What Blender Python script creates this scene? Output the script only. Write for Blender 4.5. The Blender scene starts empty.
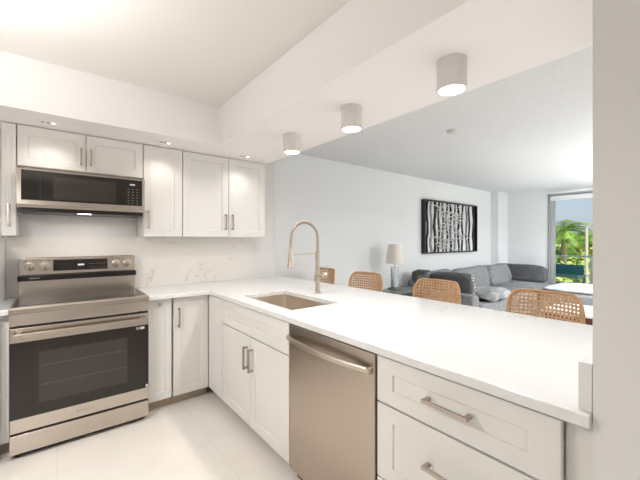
import bpy, bmesh, math, random
from mathutils import Vector, Matrix, noise
random.seed(7)
C = bpy.context.scene.collection
S = bpy.context.scene
R = math.radians
PI = math.pi

# ------------------------------------------------------------ camera, world, lights
cam = bpy.data.cameras.new('camera'); co = bpy.data.objects.new('camera', cam); C.objects.link(co)
co.location = (0, 0, 1.338); co.rotation_euler = (R(90), 0, R(-38.6))
cam.sensor_width = 36; cam.lens = 18.54; cam.clip_start = 0.02; cam.clip_end = 400
S.camera = co
S.view_settings.view_transform = 'Standard'; S.view_settings.look = 'None'
S.view_settings.gamma = 1; S.view_settings.use_curve_mapping = False
S.view_settings.exposure = 0.07

P_UP, P_UP2, P_DOWN, P_DOWN2, P_LIV, P_LIVD, P_FLOOR, P_CYL, P_SPOT, P_SKY = 14.5, 8.0, 17.5, 5.0, 22.0, 88.0, 34.0, 4.8, 3.8, 1.4
w = bpy.data.worlds.new('sky'); S.world = w; w.use_nodes = True
wn = w.node_tree; bg = wn.nodes['Background']
sky = wn.nodes.new('ShaderNodeTexSky'); sky.sky_type = 'NISHITA'; sky.sun_disc = False
sky.sun_elevation = R(48); sky.sun_rotation = R(230); sky.air_density = 1.0; sky.dust_density = 1.6; sky.ozone_density = 1.0
mixw = wn.nodes.new('ShaderNodeMixRGB'); mixw.inputs[0].default_value = 0.35; mixw.inputs[2].default_value = (7.0, 8.2, 10.5, 1)
wn.links.new(sky.outputs[0], mixw.inputs[1]); wn.links.new(mixw.outputs[0], bg.inputs[0])
bg.inputs[1].default_value = 0.07 * P_SKY

sl = bpy.data.lights.new('sun', 'SUN'); sl.energy = 4.5 * P_SKY; sl.angle = R(0.6); sl.color = (1, .95, .86)
so = bpy.data.objects.new('sun', sl); C.objects.link(so)
so.rotation_euler = Vector((0.50, 0.45, -0.75)).to_track_quat('-Z', 'Y').to_euler()

WARM = (1.0, .94, .88); NEUT = (1.0, .975, .96); COOL = (.93, .965, 1.0)

# ------------------------------------------------------------ materials
def mat(name, col=(.8, .8, .8), rough=.5, metal=0., spec=.5, emit=None, es=0., trans=0., ior=1.45, coat=0.):
    m = bpy.data.materials.new(name); m.use_nodes = True
    b = m.node_tree.nodes['Principled BSDF']
    b.inputs['Base Color'].default_value = (*col, 1); b.inputs['Roughness'].default_value = rough
    b.inputs['Metallic'].default_value = metal; b.inputs['Specular IOR Level'].default_value = spec
    b.inputs['Transmission Weight'].default_value = trans; b.inputs['IOR'].default_value = ior
    b.inputs['Coat Weight'].default_value = coat
    if emit: b.inputs['Emission Color'].default_value = (*emit, 1); b.inputs['Emission Strength'].default_value = es
    return m
def nodes(m): return m.node_tree.nodes, m.node_tree.links, m.node_tree.nodes['Principled BSDF']
def add_noise(m, c1, c2, scale=5, detail=4, stretch=(1, 1, 1), lo=.35, hi=.65, bump=0., bscale=None):
    n, l, b = nodes(m)
    tc = n.new('ShaderNodeTexCoord'); mp = n.new('ShaderNodeMapping'); mp.inputs['Scale'].default_value = stretch
    l.new(tc.outputs['Object'], mp.inputs[0])
    t = n.new('ShaderNodeTexNoise'); t.inputs['Scale'].default_value = scale; t.inputs['Detail'].default_value = detail
    l.new(mp.outputs[0], t.inputs[0])
    r = n.new('ShaderNodeValToRGB'); r.color_ramp.elements[0].position = lo; r.color_ramp.elements[1].position = hi
    r.color_ramp.elements[0].color = (*c1, 1); r.color_ramp.elements[1].color = (*c2, 1)
    l.new(t.outputs['Fac'], r.inputs[0]); l.new(r.outputs[0], b.inputs['Base Color'])
    if bump:
        t2 = n.new('ShaderNodeTexNoise'); t2.inputs['Scale'].default_value = bscale or scale * 4; t2.inputs['Detail'].default_value = 3
        l.new(mp.outputs[0], t2.inputs[0])
        bp = n.new('ShaderNodeBump'); bp.inputs['Strength'].default_value = bump; bp.inputs['Distance'].default_value = .01
        l.new(t2.outputs['Fac'], bp.inputs['Height']); l.new(bp.outputs[0], b.inputs['Normal'])
    return m
def quartz(name, base, vein, rough, scale=1.6, width=.02):
    m = mat(name, base, rough); n, l, b = nodes(m)
    tc = n.new('ShaderNodeTexCoord')
    nz = n.new('ShaderNodeTexNoise'); nz.inputs['Scale'].default_value = 2.2; nz.inputs['Detail'].default_value = 6
    l.new(tc.outputs['Object'], nz.inputs[0])
    mx = n.new('ShaderNodeMixRGB'); mx.blend_type = 'ADD'; mx.inputs[0].default_value = .55
    l.new(tc.outputs['Object'], mx.inputs[1]); l.new(nz.outputs['Color'], mx.inputs[2])
    v = n.new('ShaderNodeTexNoise'); v.inputs['Scale'].default_value = scale; v.inputs['Detail'].default_value = 5; v.inputs['Roughness'].default_value = .6
    l.new(mx.outputs[0], v.inputs[0])
    s = n.new('ShaderNodeMath'); s.operation = 'SUBTRACT'; s.inputs[1].default_value = .5; l.new(v.outputs['Fac'], s.inputs[0])
    a = n.new('ShaderNodeMath'); a.operation = 'ABSOLUTE'; l.new(s.outputs[0], a.inputs[0])
    r = n.new('ShaderNodeValToRGB'); r.color_ramp.elements[0].position = 0; r.color_ramp.elements[1].position = width
    r.color_ramp.elements[0].color = (1, 1, 1, 1); r.color_ramp.elements[1].color = (0, 0, 0, 1); l.new(a.outputs[0], r.inputs[0])
    k = n.new('ShaderNodeTexNoise'); k.inputs['Scale'].default_value = 2.7; l.new(tc.outputs['Object'], k.inputs[0])
    kr = n.new('ShaderNodeValToRGB'); kr.color_ramp.elements[0].position = .48; kr.color_ramp.elements[1].position = .66; l.new(k.outputs['Fac'], kr.inputs[0])
    mu = n.new('ShaderNodeMath'); mu.operation = 'MULTIPLY'; l.new(r.outputs[0], mu.inputs[0]); l.new(kr.outputs[0], mu.inputs[1])
    f = n.new('ShaderNodeMixRGB'); f.inputs[1].default_value = (*base, 1); f.inputs[2].default_value = (*vein, 1)
    l.new(mu.outputs[0], f.inputs[0]); l.new(f.outputs[0], b.inputs['Base Color'])
    return m
M = {}
M['cab'] = mat('cabinet_paint', (.80, .78, .75), .38)
M['cabin'] = mat('cabinet_side', (.60, .52, .44), .5)
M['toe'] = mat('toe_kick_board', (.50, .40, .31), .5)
M['quartz'] = quartz('white_quartz', (.82, .815, .805), (.64, .62, .60), .16, width=.012)
M['splash'] = quartz('backsplash_slab', (.86, .82, .77), (.68, .61, .54), .22, 2.0, .012)
M['kwall'] = mat('kitchen_wall_paint', (.80, .785, .765), .6)
M['wall'] = mat('wall_paint', (.84, .85, .855), .6)
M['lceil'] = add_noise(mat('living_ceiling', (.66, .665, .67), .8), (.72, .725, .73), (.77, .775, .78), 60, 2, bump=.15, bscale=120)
M['tray'] = mat('tray_ceiling_paint', (.83, .81, .775), .7)
M['soffit'] = mat('soffit_paint', (.92, .885, .87), .7)
M['trim'] = mat('white_trim', (.85, .85, .85), .4)
M['nickel'] = mat('brushed_nickel', (.58, .51, .44), .3, 1)
M['bronze'] = mat('bronze_nickel', (.46, .40, .35), .3, 1)
def brushed(name, col, rough, stretch):
    m = mat(name, col, rough, 1); n, l, b = nodes(m)
    tc = n.new('ShaderNodeTexCoord'); mp = n.new('ShaderNodeMapping'); mp.inputs['Scale'].default_value = stretch
    t = n.new('ShaderNodeTexNoise'); t.inputs['Scale'].default_value = 60; t.inputs['Detail'].default_value = 2
    l.new(tc.outputs['Object'], mp.inputs[0]); l.new(mp.outputs[0], t.inputs[0])
    mr = n.new('ShaderNodeMapRange'); mr.inputs['To Min'].default_value = rough * .97; mr.inputs['To Max'].default_value = rough * 1.03
    l.new(t.outputs['Fac'], mr.inputs[0]); l.new(mr.outputs[0], b.inputs['Roughness'])
    return m
M['steel'] = brushed('brushed_steel', (.58, .52, .465), .2, (.05, 3, 3))
M['steel_dw'] = brushed('dishwasher_steel', (.48, .41, .345), .30, (3, 3, .05))
M['sink'] = brushed('sink_steel', (.74, .66, .58), .42, (1, 1, 1))
M['blackglass'] = mat('black_glass', (.018, .014, .012), .06, 0, .6)
M['cook'] = mat('cooktop_glass', (.02, .017, .015), .08, 0, .2, ior=1.33)
M['black'] = mat('black_plastic', (.012, .01, .01), .3)
M['ring'] = mat('cooktop_ring', (.16, .14, .12), .2)
M['oven_in'] = mat('oven_window_glass', (.045, .038, .032), .12, 0, .6)
M['ltext'] = mat('grey_print', (.35, .32, .30), .4)
M['wtext'] = mat('white_print', (.85, .85, .85), .4)
M['display'] = mat('display_screen', (.05, .05, .05), .1, emit=(.9, .95, 1), es=.9)
M['lens'] = mat('lamp_lens', (1, 1, 1), .4, emit=(1, .96, .9), es=6)
M['lamp_body'] = mat('lamp_body', (.74, .70, .67), .5)
M['darkhole'] = mat('spot_hole', (.12, .09, .07), .4)
M['plate'] = mat('outlet_plate', (.82, .78, .73), .3)
M['slot'] = mat('outlet_slot', (.3, .26, .22), .5)
M['cane'] = add_noise(mat('woven_cane', (.62, .36, .18), .55), (.52, .31, .16), (.68, .44, .25), 40, 3)
M['rattan'] = add_noise(mat('rattan_frame', (.60, .34, .17), .5), (.50, .29, .15), (.64, .40, .22), 25, 3)
M['wood'] = add_noise(mat('stool_wood', (.35, .18, .09), .45), (.28, .13, .06), (.42, .22, .11), 8, 4, (1, 1, .1))
M['sofa'] = add_noise(mat('grey_sofa_fabric', (.36, .365, .375), .9, spec=.2), (.22, .222, .228), (.30, .302, .308), 30, 3, bump=.4, bscale=200)
M['sofad'] = add_noise(mat('charcoal_cushion_fabric', (.17, .172, .178), .9, spec=.2), (.10, .102, .108), (.14, .142, .148), 30, 3, bump=.4, bscale=200)
M['patt'] = add_noise(mat('patterned_fabric', (.7, .7, .7), .9), (.12, .12, .12), (.75, .75, .75), 45, 2, lo=.46, hi=.54)
M['sheet'] = add_noise(mat('pale_throw', (.62, .63, .64), .9, spec=.2), (.55, .56, .57), (.68, .69, .70), 6, 3)
M['throw'] = add_noise(mat('grey_throw', (.4, .4, .4), .9, spec=.2), (.30, .305, .31), (.42, .425, .43), 8, 3)
M['shade'] = mat('lamp_shade_fabric', (.80, .76, .70), .8)
M['glass'] = mat('bubbled_glass', (.86, .90, .88), .08, trans=.9, ior=1.45)
M['glassg'] = mat('green_glass_foot', (.35, .52, .42), .1, trans=.6)
M['pane'] = mat('window_glass', (1, 1, 1), 0, trans=1, ior=1.0)
M['console'] = mat('grey_table_top', (.20, .20, .20), .35)
M['artblack'] = mat('black_art_frame', (.012, .012, .013), .4)
M['artwhite'] = mat('white_art_panel', (.78, .78, .78), .6)
M['artgrey'] = add_noise(mat('grey_bark', (.25, .24, .23), .5), (.10, .10, .10), (.42, .41, .40), 14, 4, (4, 4, 1))
M['silver'] = mat('silver_branch', (.66, .65, .63), .35, .5)
M['darkwood'] = add_noise(mat('dark_red_wood', (.10, .03, .02), .4), (.07, .02, .015), (.14, .045, .03), 10, 3, (1, 8, 8))
M['alum'] = mat('grey_aluminium', (.55, .56, .57), .4, .3)
M['track'] = mat('grey_door_track', (.30, .31, .32), .5)
M['rail'] = mat('balcony_rail_paint', (.50, .60, .58), .4)
M['teal'] = add_noise(mat('teal_wicker', (.02, .12, .15), .7), (.015, .09, .12), (.03, .15, .18), 40, 2)
M['tealw'] = mat('teal_frame', (.16, .32, .32), .6)
M['concrete'] = mat('balcony_concrete', (.62, .60, .56), .8)
M['leaf'] = add_noise(mat('palm_leaf', (.12, .28, .04), .5), (.06, .17, .02), (.26, .42, .06), 3, 3)
M['leaf2'] = add_noise(mat('bush_leaf', (.25, .38, .07), .6), (.14, .27, .04), (.50, .52, .12), 1.2, 3)
M['leaf3'] = add_noise(mat('dark_leaf', (.06, .14, .03), .6), (.04, .10, .02), (.12, .24, .04), 1.2, 3)
M['trunk'] = mat('palm_trunk', (.30, .24, .18), .8)
M['stucco'] = mat('peach_stucco', (.78, .60, .46), .8)
M['roof'] = mat('roof_tiles', (.80, .55, .40), .8)
M['pole'] = mat('pale_pole', (.50, .47, .41), .5)
M['grass'] = add_noise(mat('grass', (.22, .33, .08), .9), (.15, .26, .05), (.45, .45, .16), .6, 4)
M['gasket'] = mat('grey_gasket', (.30, .30, .31), .6)
M['fridge'] = mat('white_side_enamel', (.80, .81, .82), .35)
# polished cream floor tile
def floor_mat():
    m = mat('polished_cream_tile', (.78, .70, .61), .10, spec=.55); n, l, b = nodes(m)
    tc = n.new('ShaderNodeTexCoord')
    br = n.new('ShaderNodeTexBrick'); br.offset = 0; br.inputs['Scale'].default_value = 1
    br.inputs['Brick Width'].default_value = .8; br.inputs['Row Height'].default_value = .8; br.inputs['Mortar Size'].default_value = .0016
    nz = n.new('ShaderNodeTexNoise'); nz.inputs['Scale'].default_value = 3; nz.inputs['Detail'].default_value = 5
    l.new(tc.outputs['Object'], nz.inputs[0]); l.new(tc.outputs['Object'], br.inputs[0])
    r = n.new('ShaderNodeValToRGB'); r.color_ramp.elements[0].color = (.80, .76, .70, 1); r.color_ramp.elements[1].color = (.86, .82, .765, 1)
    r.color_ramp.elements[0].position = .3; r.color_ramp.elements[1].position = .7
    l.new(nz.outputs['Fac'], r.inputs[0]); l.new(r.outputs[0], br.inputs['Color1']); l.new(r.outputs[0], br.inputs['Color2'])
    br.inputs['Mortar'].default_value = (.74, .69, .63, 1); l.new(br.outputs['Color'], b.inputs['Base Color'])
    return m
M['floor'] = floor_mat()

# ------------------------------------------------------------ mesh helpers
def box(bm, x0, x1, y0, y1, z0, z1, bev=0., seg=2):
    r = bmesh.ops.create_cube(bm, size=1)
    vs = r['verts']
    for v in vs:
        v.co = Vector(((x0 + x1) / 2 + v.co.x * (x1 - x0), (y0 + y1) / 2 + v.co.y * (y1 - y0), (z0 + z1) / 2 + v.co.z * (z1 - z0)))
    if bev:
        es = list({e for v in vs for e in v.link_edges})
        bmesh.ops.bevel(bm, geom=es, offset=bev, segments=seg, affect='EDGES', profile=.5)
def cyl(bm, p0, p1, r0, r1=None, n=20, caps=True):
    p0 = Vector(p0); p1 = Vector(p1); r1 = r0 if r1 is None else r1
    q = (p1 - p0).to_track_quat('Z', 'Y'); a = []; b = []
    for i in range(n):
        t = 2 * PI * i / n; d = q @ Vector((math.cos(t), math.sin(t), 0))
        a.append(bm.verts.new(p0 + d * r0)); b.append(bm.verts.new(p1 + d * r1))
    for i in range(n):
        j = (i + 1) % n; bm.faces.new((a[i], a[j], b[j], b[i]))
    if caps: bm.faces.new(a[::-1]); bm.faces.new(b)
def tube(bm, pts, r, n=8, closed=False, radii=None):
    pts = [Vector(p) for p in pts]; rings = []; N = len(pts)
    up = None
    for i, p in enumerate(pts):
        if closed: t = (pts[(i + 1) % N] - pts[i - 1]).normalized()
        else: t = (pts[min(i + 1, N - 1)] - pts[max(i - 1, 0)]).normalized()
        if up is None:
            up = Vector((0, 0, 1)) if abs(t.z) < .9 else Vector((1, 0, 0))
        s = t.cross(up).normalized(); up = s.cross(t).normalized()
        rr = radii[i] if radii else r
        rings.append([bm.verts.new(p + (s * math.cos(2 * PI * k / n) + up * math.sin(2 * PI * k / n)) * rr) for k in range(n)])
    for i in range(N if closed else N - 1):
        a = rings[i]; b = rings[(i + 1) % N]
        for k in range(n):
            bm.faces.new((a[k], a[(k + 1) % n], b[(k + 1) % n], b[k]))
    if not closed: bm.faces.new(rings[0][::-1]); bm.faces.new(rings[-1])
def lathe(bm, prof, c=(0, 0, 0), n=28):
    rings = []
    for r, z in prof:
        rings.append([bm.verts.new((c[0] + r * math.cos(2 * PI * k / n), c[1] + r * math.sin(2 * PI * k / n), c[2] + z)) for k in range(n)])
    for a, b in zip(rings, rings[1:]):
        for k in range(n): bm.faces.new((a[k], a[(k + 1) % n], b[(k + 1) % n], b[k]))
    bm.faces.new(rings[0][::-1]); bm.faces.new(rings[-1])
def slab(bm, xs, ys, solid, z0, z1):
    V = {}
    def v(i, j, z):
        if (i, j, z) not in V: V[(i, j, z)] = bm.verts.new((xs[i], ys[j], z))
        return V[(i, j, z)]
    ok = lambda i, j: 0 <= i < len(xs) - 1 and 0 <= j < len(ys) - 1 and solid(i, j)
    for i in range(len(xs) - 1):
        for j in range(len(ys) - 1):
            if not ok(i, j): continue
            bm.faces.new((v(i, j, z1), v(i + 1, j, z1), v(i + 1, j + 1, z1), v(i, j + 1, z1)))
            bm.faces.new((v(i, j, z0), v(i, j + 1, z0), v(i + 1, j + 1, z0), v(i + 1, j, z0)))
            if not ok(i - 1, j): bm.faces.new((v(i, j, z0), v(i, j, z1), v(i, j + 1, z1), v(i, j + 1, z0)))
            if not ok(i + 1, j): bm.faces.new((v(i + 1, j, z0), v(i + 1, j + 1, z0), v(i + 1, j + 1, z1), v(i + 1, j, z1)))
            if not ok(i, j - 1): bm.faces.new((v(i, j, z0), v(i + 1, j, z0), v(i + 1, j, z1), v(i, j, z1)))
            if not ok(i, j + 1): bm.faces.new((v(i, j + 1, z0), v(i, j + 1, z1), v(i + 1, j + 1, z1), v(i + 1, j + 1, z0)))
    bmesh.ops.dissolve_limit(bm, angle_limit=R(1), verts=bm.verts[:], edges=bm.edges[:])
def bevel_sharp(bm, off, seg=2):
    bm.normal_update()
    es = [e for e in bm.edges if len(e.link_faces) == 2 and e.calc_face_angle(0) > R(40)]
    bmesh.ops.bevel(bm, geom=es, offset=off, segments=seg, affect='EDGES', profile=.5)
def shaker(bm, w, h, t=.02, fx=.06, fz=.06, rec=.008, x=0, z=0, y=0):
    """shaker panel, front towards -Y at y-t, lower-left corner at (x, z)"""
    x0, x1, z0, z1 = x, x + w, z, z + h; yf = y - t; b = .0016; s = .004
    def ring(a, c, d, e, yy): return [bm.verts.new(p) for p in ((a, yy, d), (c, yy, d), (c, yy, e), (a, yy, e))]
    r = [ring(x0, x1, z0, z1, y), ring(x0, x1, z0, z1, yf + b), ring(x0 + b, x1 - b, z0 + b, z1 - b, yf),
         ring(x0 + fx, x1 - fx, z0 + fz, z1 - fz, yf), ring(x0 + fx + s, x1 - fx - s, z0 + fz + s, z1 - fz - s, yf + rec)]
    for a, c in zip(r, r[1:]):
        for k in range(4): bm.faces.new((a[k], a[(k + 1) % 4], c[(k + 1) % 4], c[k]))
    bm.faces.new(r[0][::-1]); bm.faces.new(r[-1])
def cushion_bm(w, d, h, e=.35, seed=0, wr=.006, res=18, ws=6.):
    bm = bmesh.new(); bmesh.ops.create_cube(bm, size=2)
    bmesh.ops.subdivide_edges(bm, edges=bm.edges[:], cuts=res, use_grid_fill=True)
    for v in bm.verts:
        p = v.co.normalized()
        q = Vector([math.copysign(abs(c) ** e, c) for c in p])
        m = max(abs(c) for c in q); 
        ax = max(abs(v.co.x), abs(v.co.y), abs(v.co.z))
        q = Vector([math.copysign(abs(c) ** 1.0, c) for c in q])
        q = Vector((q.x * w / 2, q.y * d / 2, q.z * h / 2))
        nn = noise.noise(Vector((q.x * ws + seed * 3.1, q.y * ws, q.z * ws * 2 + seed)))
        n2 = noise.noise(Vector((q.x * ws * 3 + seed, q.y * ws * 1.2, q.z * ws * 3)))
        q += p * (nn * wr * 2 + n2 * wr)
        v.co = q
    return bm
def link(name, bm, m, parent=None, loc=None, rot=None, smooth=None):
    me = bpy.data.meshes.new(name); bmesh.ops.recalc_face_normals(bm, faces=bm.faces[:])
    if smooth is not None:
        bm.normal_update()
        for f in bm.faces: f.smooth = True
        for e in bm.edges:
            e.smooth = not (len(e.link_faces) == 2 and e.calc_face_angle(0) > R(smooth))
    bm.to_mesh(me); bm.free()
    o = bpy.data.objects.new(name, me); C.objects.link(o)
    if m: me.materials.append(M[m] if isinstance(m, str) else m)
    if parent: o.parent = parent
    if loc: o.location = loc
    if rot: o.rotation_euler = rot
    return o
def tag(o, label=None, cat=None, group=None, kind=None):
    if label: o['label'] = label
    if cat: o['category'] = cat
    if group: o['group'] = group
    if kind: o['kind'] = kind
    return o
def thing(name, label, cat, loc=(0, 0, 0), rz=0, group=None):
    o = bpy.data.objects.new(name, None); C.objects.link(o); o.empty_display_size = .1
    o.location = loc; o.rotation_euler = (0, 0, rz)
    return tag(o, label, cat, group)
def copy_tree(o, parent=None):
    c = o.copy(); C.objects.link(c); c.parent = parent
    for ch in [x for x in bpy.data.objects if x.parent == o]: copy_tree(ch, c)
    return c
def part_box(name, m, parent, x0, x1, y0, y1, z0, z1, bev=0., seg=2):
    bm = bmesh.new(); box(bm, x0, x1, y0, y1, z0, z1, bev, seg); return link(name, bm, m, parent)
def struct(name, bm, m): return tag(link(name, bm, m), kind='structure')
def sbox(name, m, *a):
    bm = bmesh.new(); box(bm, *a); return struct(name, bm, m)
def text_part(name, s, size, m, parent, loc, rot, ext=.0003):
    cu = bpy.data.curves.new(name, 'FONT'); cu.body = s; cu.size = size; cu.extrude = ext; cu.align_x = 'CENTER'; cu.align_y = 'CENTER'
    t = bpy.data.objects.new('t', cu); C.objects.link(t)
    me = bpy.data.meshes.new_from_object(t.evaluated_get(bpy.context.evaluated_depsgraph_get()))
    bpy.data.objects.remove(t); me.name = name
    me.materials.clear(); me.materials.append(M[m])
    o = bpy.data.objects.new(name, me); C.objects.link(o); o.parent = parent; o.location = loc; o.rotation_euler = rot
    return o

# ------------------------------------------------------------ structure
YW, YL = 3.32, 3.37
YD, YU = 2.80, 3.027
XP = 1.015
CT, CB = .914, .882
ZS, ZT, ZL = 2.13, 2.45, 2.41
XW = 8.05
sbox('floor', 'floor', -1.5, XW, -2.6, 3.6, -.12, 0)
sbox('wall_back', 'kwall', -1.5, 1.985, YW, 3.6, 0, 2.6)
sbox('wall_living', 'wall', 1.985, XW + .2, YL, 3.6, 0, 2.6)
sbox('wall_left', 'kwall', -1.6, -1.5, -2.6, 3.6, 0, 2.6)
sbox('wall_front', 'kwall', -1.5, XW, -2.7, -2.6, 0, 2.6)
sbox('wall_right', 'kwall', 1.02, 2.10, -2.6, .213, 0, 2.6)
sbox('wall_column', 'wall', 7.56, XW, 3.21, YL, 0, ZL)
# window wall with the balcony door opening
DY0, DY1, DZ = -.9, 2.42, 2.30
bm = bmesh.new()
box(bm, XW, XW + .2, DY1, YL, 0, 2.6); box(bm, XW, XW + .2, -2.6, DY0, 0, 2.6); box(bm, XW, XW + .2, DY0, DY1, DZ, 2.6)
struct('wall_window', bm, 'wall')
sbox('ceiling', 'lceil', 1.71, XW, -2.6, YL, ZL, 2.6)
sbox('ceiling.001', 'tray', -1.5, 1.71, -2.6, YW, ZT, 2.6)
bm = bmesh.new(); slab(bm, [-1.5, 1.064, 1.71], [-2.6, 2.68, YW], lambda i, j: i == 1 or j == 1, ZS, ZT)
bmesh.ops.translate(bm, verts=bm.verts[:], vec=(0, 0, -.0005))
struct('ceiling.002', bm, 'soffit')
sbox('baseboard_living', 'trim', 2.0, 7.56, YL - .014, YL, 0, .11)
sbox('baseboard_window', 'trim', XW - .014, XW, DY1 + .02, 3.21, 0, .11)

# sliding balcony door
d = bpy.data.objects.new('door_1', None); C.objects.link(d); d.location = (XW, DY1, 0); tag(d, kind='structure')
bm = bmesh.new()
box(bm, .0, .16, -.03, 0, 0, DZ); box(bm, .0, .16, DY0 - DY1, DY0 - DY1 + .03, 0, DZ); box(bm, 0, .16, DY0 - DY1 + .03, -.03, DZ - .03, DZ); box(bm, 0, .16, DY0 - DY1 + .03, -.03, 0, .03)
link('door_frame', bm, 'alum', d)
part_box('track', 'track', d, -.012, 0, -.03, .0, 0, DZ)
part_box('header_trim', 'trim', d, -.035, 0, DY0 - DY1, .035, DZ, DZ + .045, .004)
def sash(y0, y1, x):
    bm = bmesh.new()
    box(bm, x, x + .035, y0, y0 + .07, .035, DZ - .035); box(bm, x, x + .035, y1 - .07, y1, .035, DZ - .035)
    box(bm, x, x + .035, y0 + .07, y1 - .07, .035, .11); box(bm, x, x + .035, y0 + .07, y1 - .07, DZ - .09, DZ - .035)
    s = link('door_sash', bm, 'alum', d)
    p = part_box('pane', 'pane', s, x + .014, x + .020, y0 + .07, y1 - .07, .11, DZ - .09)
sash(-1.72, -.05, .03); sash(DY0 - DY1 + .05, -1.65, .09)

# ------------------------------------------------------------ ceiling lamps
def area(name, parent, loc, size, power, col, shape='DISK', sy=None):
    l = bpy.data.lights.new(name, 'AREA'); l.shape = shape; l.size = size; l.energy = power; l.color = col
    if sy: l.size_y = sy
    o = bpy.data.objects.new(name, l); C.objects.link(o); o.parent = parent; o.location = loc; return o
cyls = [((1.365, .776), 'white cylinder downlight under the soffit nearest the right wall, the largest in view'),
        ((1.38, 1.426), 'white cylinder downlight under the soffit, the middle one of the row'),
        ((1.39, 2.08), 'white cylinder downlight under the soffit nearest the upper cabinets')]
for (x, y), lab in cyls:
    t = thing('ceiling_downlight', lab, 'ceiling light', (x, y, ZS - .0005), 0, 'cylinder downlights under the soffit')
    bm = bmesh.new(); lathe(bm, [(.064, 0), (.064, -.127), (.062, -.13), (.056, -.13), (.056, -.118), (.001, -.118)][::-1], n=40); link('housing', bm, 'lamp_body', t, smooth=35)
    bm = bmesh.new(); lathe(bm, [(.0555, -.119), (.0555, -.126), (.04, -.129), (.001, -.1305)][::-1], n=40); link('lens', bm, 'lens', t, smooth=35)
    area('bulb', t, (0, 0, -.135), .09, P_CYL, NEUT)
spots = [(-.046, 'small white recessed spot with pinhole lamps above the microwave cabinet'),
         (.683, 'small white recessed spot with pinhole lamps above the single-door upper cabinet'),
         (1.383, 'small white recessed spot with pinhole lamps above the rightmost upper door')]
for x, lab in spots:
    t = thing('recessed_spotlight', lab, 'ceiling light', (x, 2.868, ZS - .001), 0, 'recessed spots in the soffit above the upper cabinets')
    part_box('trim_plate', 'trim', t, -.05, .05, -.022, .022, -.004, 0, .001, 1)
    for k in range(3):
        bm = bmesh.new(); lathe(bm, [(.001, -.0062), (.0095, -.0058), (.0095, -.004), (.001, -.004)], (-.028 + .028 * k, 0, 0), 16)
        link('pinhole', bm, 'darkhole' if k < 2 else 'lens', t)
    l = bpy.data.lights.new('bulb', 'SPOT'); l.energy = P_SPOT; l.color = WARM; l.spot_size = R(125); l.spot_blend = 1.0; l.shadow_soft_size = .02
    o = bpy.data.objects.new('bulb', l); C.objects.link(o); o.parent = t; o.location = (0, 0, -.03); o.rotation_euler = (R(4), 0, 0)
def bowl(loc, r, up, down, col, lab):
    """added fill light: an open metal bowl on a stem, lamps inside shine on the ceiling, a frosted disc below"""
    t = thing('fill_bowl_light', lab, 'ceiling light', loc)
    bm = bmesh.new(); lathe(bm, [(.001, -.60), (.012, -.60), (.012, -.012), (.06, -.01), (.06, 0), (.001, 0)], n=20); link('stem', bm, 'nickel', t, smooth=35)
    bm = bmesh.new(); lathe(bm, [(.001, -.235), (r * .6, -.233), (r * .95, -.21), (r, -.19), (r * .97, -.19), (r * .92, -.205), (r * .6, -.225), (.001, -.227)], n=40); bmesh.ops.translate(bm, verts=bm.verts[:], vec=(0, 0, -.40)); link('bowl', bm, 'lamp_body', t, smooth=35)
    o = area('bulb', t, (0, 0, -.585), r * 1.7, up, col); o.rotation_euler = (PI, 0, 0)
    bm = bmesh.new(); lathe(bm, [(.001, -.25), (r * .55, -.246), (r * .58, -.234), (.001, -.236)], n=40); bmesh.ops.translate(bm, verts=bm.verts[:], vec=(0, 0, -.40)); link('lens', bm, 'lens', t)
    area('bulb', t, (0, 0, -.66), r * 1.1, down, col)
bowl((-.5, 1.65, ZT), .2, P_UP, P_DOWN, NEUT, 'added fill bowl, out of view under the raised kitchen ceiling')  # bowls added out of view to give both rooms soft fill light
bowl((-.35, -1.5, ZT), .22, P_UP2, P_DOWN2, NEUT, 'added fill bowl, unseen behind the kitchen')
bowl((5.3, -.1, ZL), .22, P_LIV, P_LIVD, COOL, 'added fill bowl, unseen over the dining side of the living room')
bowl((6.6, .3, ZL), .22, P_LIV * .25, P_LIVD * .6, COOL, 'added fill bowl, unseen over the balcony side of the living room')
t = thing('smoke_detector', 'small round white smoke detector on the living room ceiling', 'smoke detector', (3.03, 1.71, ZL))
bm = bmesh.new(); lathe(bm, [(.001, -.032), (.045, -.03), (.055, -.012), (.058, 0), (.001, 0)], n=32); link('cover', bm, 'lamp_body', t, smooth=35)
bm = bmesh.new(); lathe(bm, [(.001, -.036), (.016, -.035), (.016, -.031), (.001, -.031)], n=20); link('sensor', bm, 'lamp_body', t)

# ------------------------------------------------------------ cabinets
def handle(parent, p, L, vertical, m='bronze', so=.03):
    """square bar pull on a front facing -Y, centred at p on the face"""
    bm = bmesh.new(); x, y, z = p; a = .006; h = L / 2
    if vertical:
        box(bm, x - a, x + a, y - so - .008, y - so + .004, z - h, z + h, .0015)
        for s in (-1, 1): box(bm, x - a, x + a, y - so + .002, y, z + s * (h - .009) - .006, z + s * (h - .009) + .006, .001)
    else:
        box(bm, x - h, x + h, y - so - .008, y - so + .004, z - a, z + a, .0015)
        for s in (-1, 1): box(bm, x + s * (h - .009) - .007, x + s * (h - .009) + .007, y - so + .002, y, z - a, z + a, .001)
    return link('handle', bm, m, parent)
G = .0022
def front(name, root, x, w, z, h, fx=.06, fz=.06, hd=None, t=.02, hm='bronze', rec=.006):
    bm = bmesh.new(); shaker(bm, w - 2 * G, h - 2 * G, t, fx, fz, rec, x=x + G, z=z + G)
    o = link(name, bm, 'cab', root)
    if hd: handle(o, (hd[0], -t, hd[1]), hd[2], hd[3], hm)
    return o
ZU, HU = 1.365, ZS - 1.365 - .004
def upper(x0, x1, z0, lab, yb=YW - .023):
    t = thing('upper_cabinet', lab, 'cabinet', (x0, YU + .02, z0), 0, 'white upper cabinets on the back wall')
    part_box('body', 'cab', t, 0.0008, x1 - x0 - .0008, .001, yb - YU - .02, .0, ZS - z0 - .003)
    return t
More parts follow.
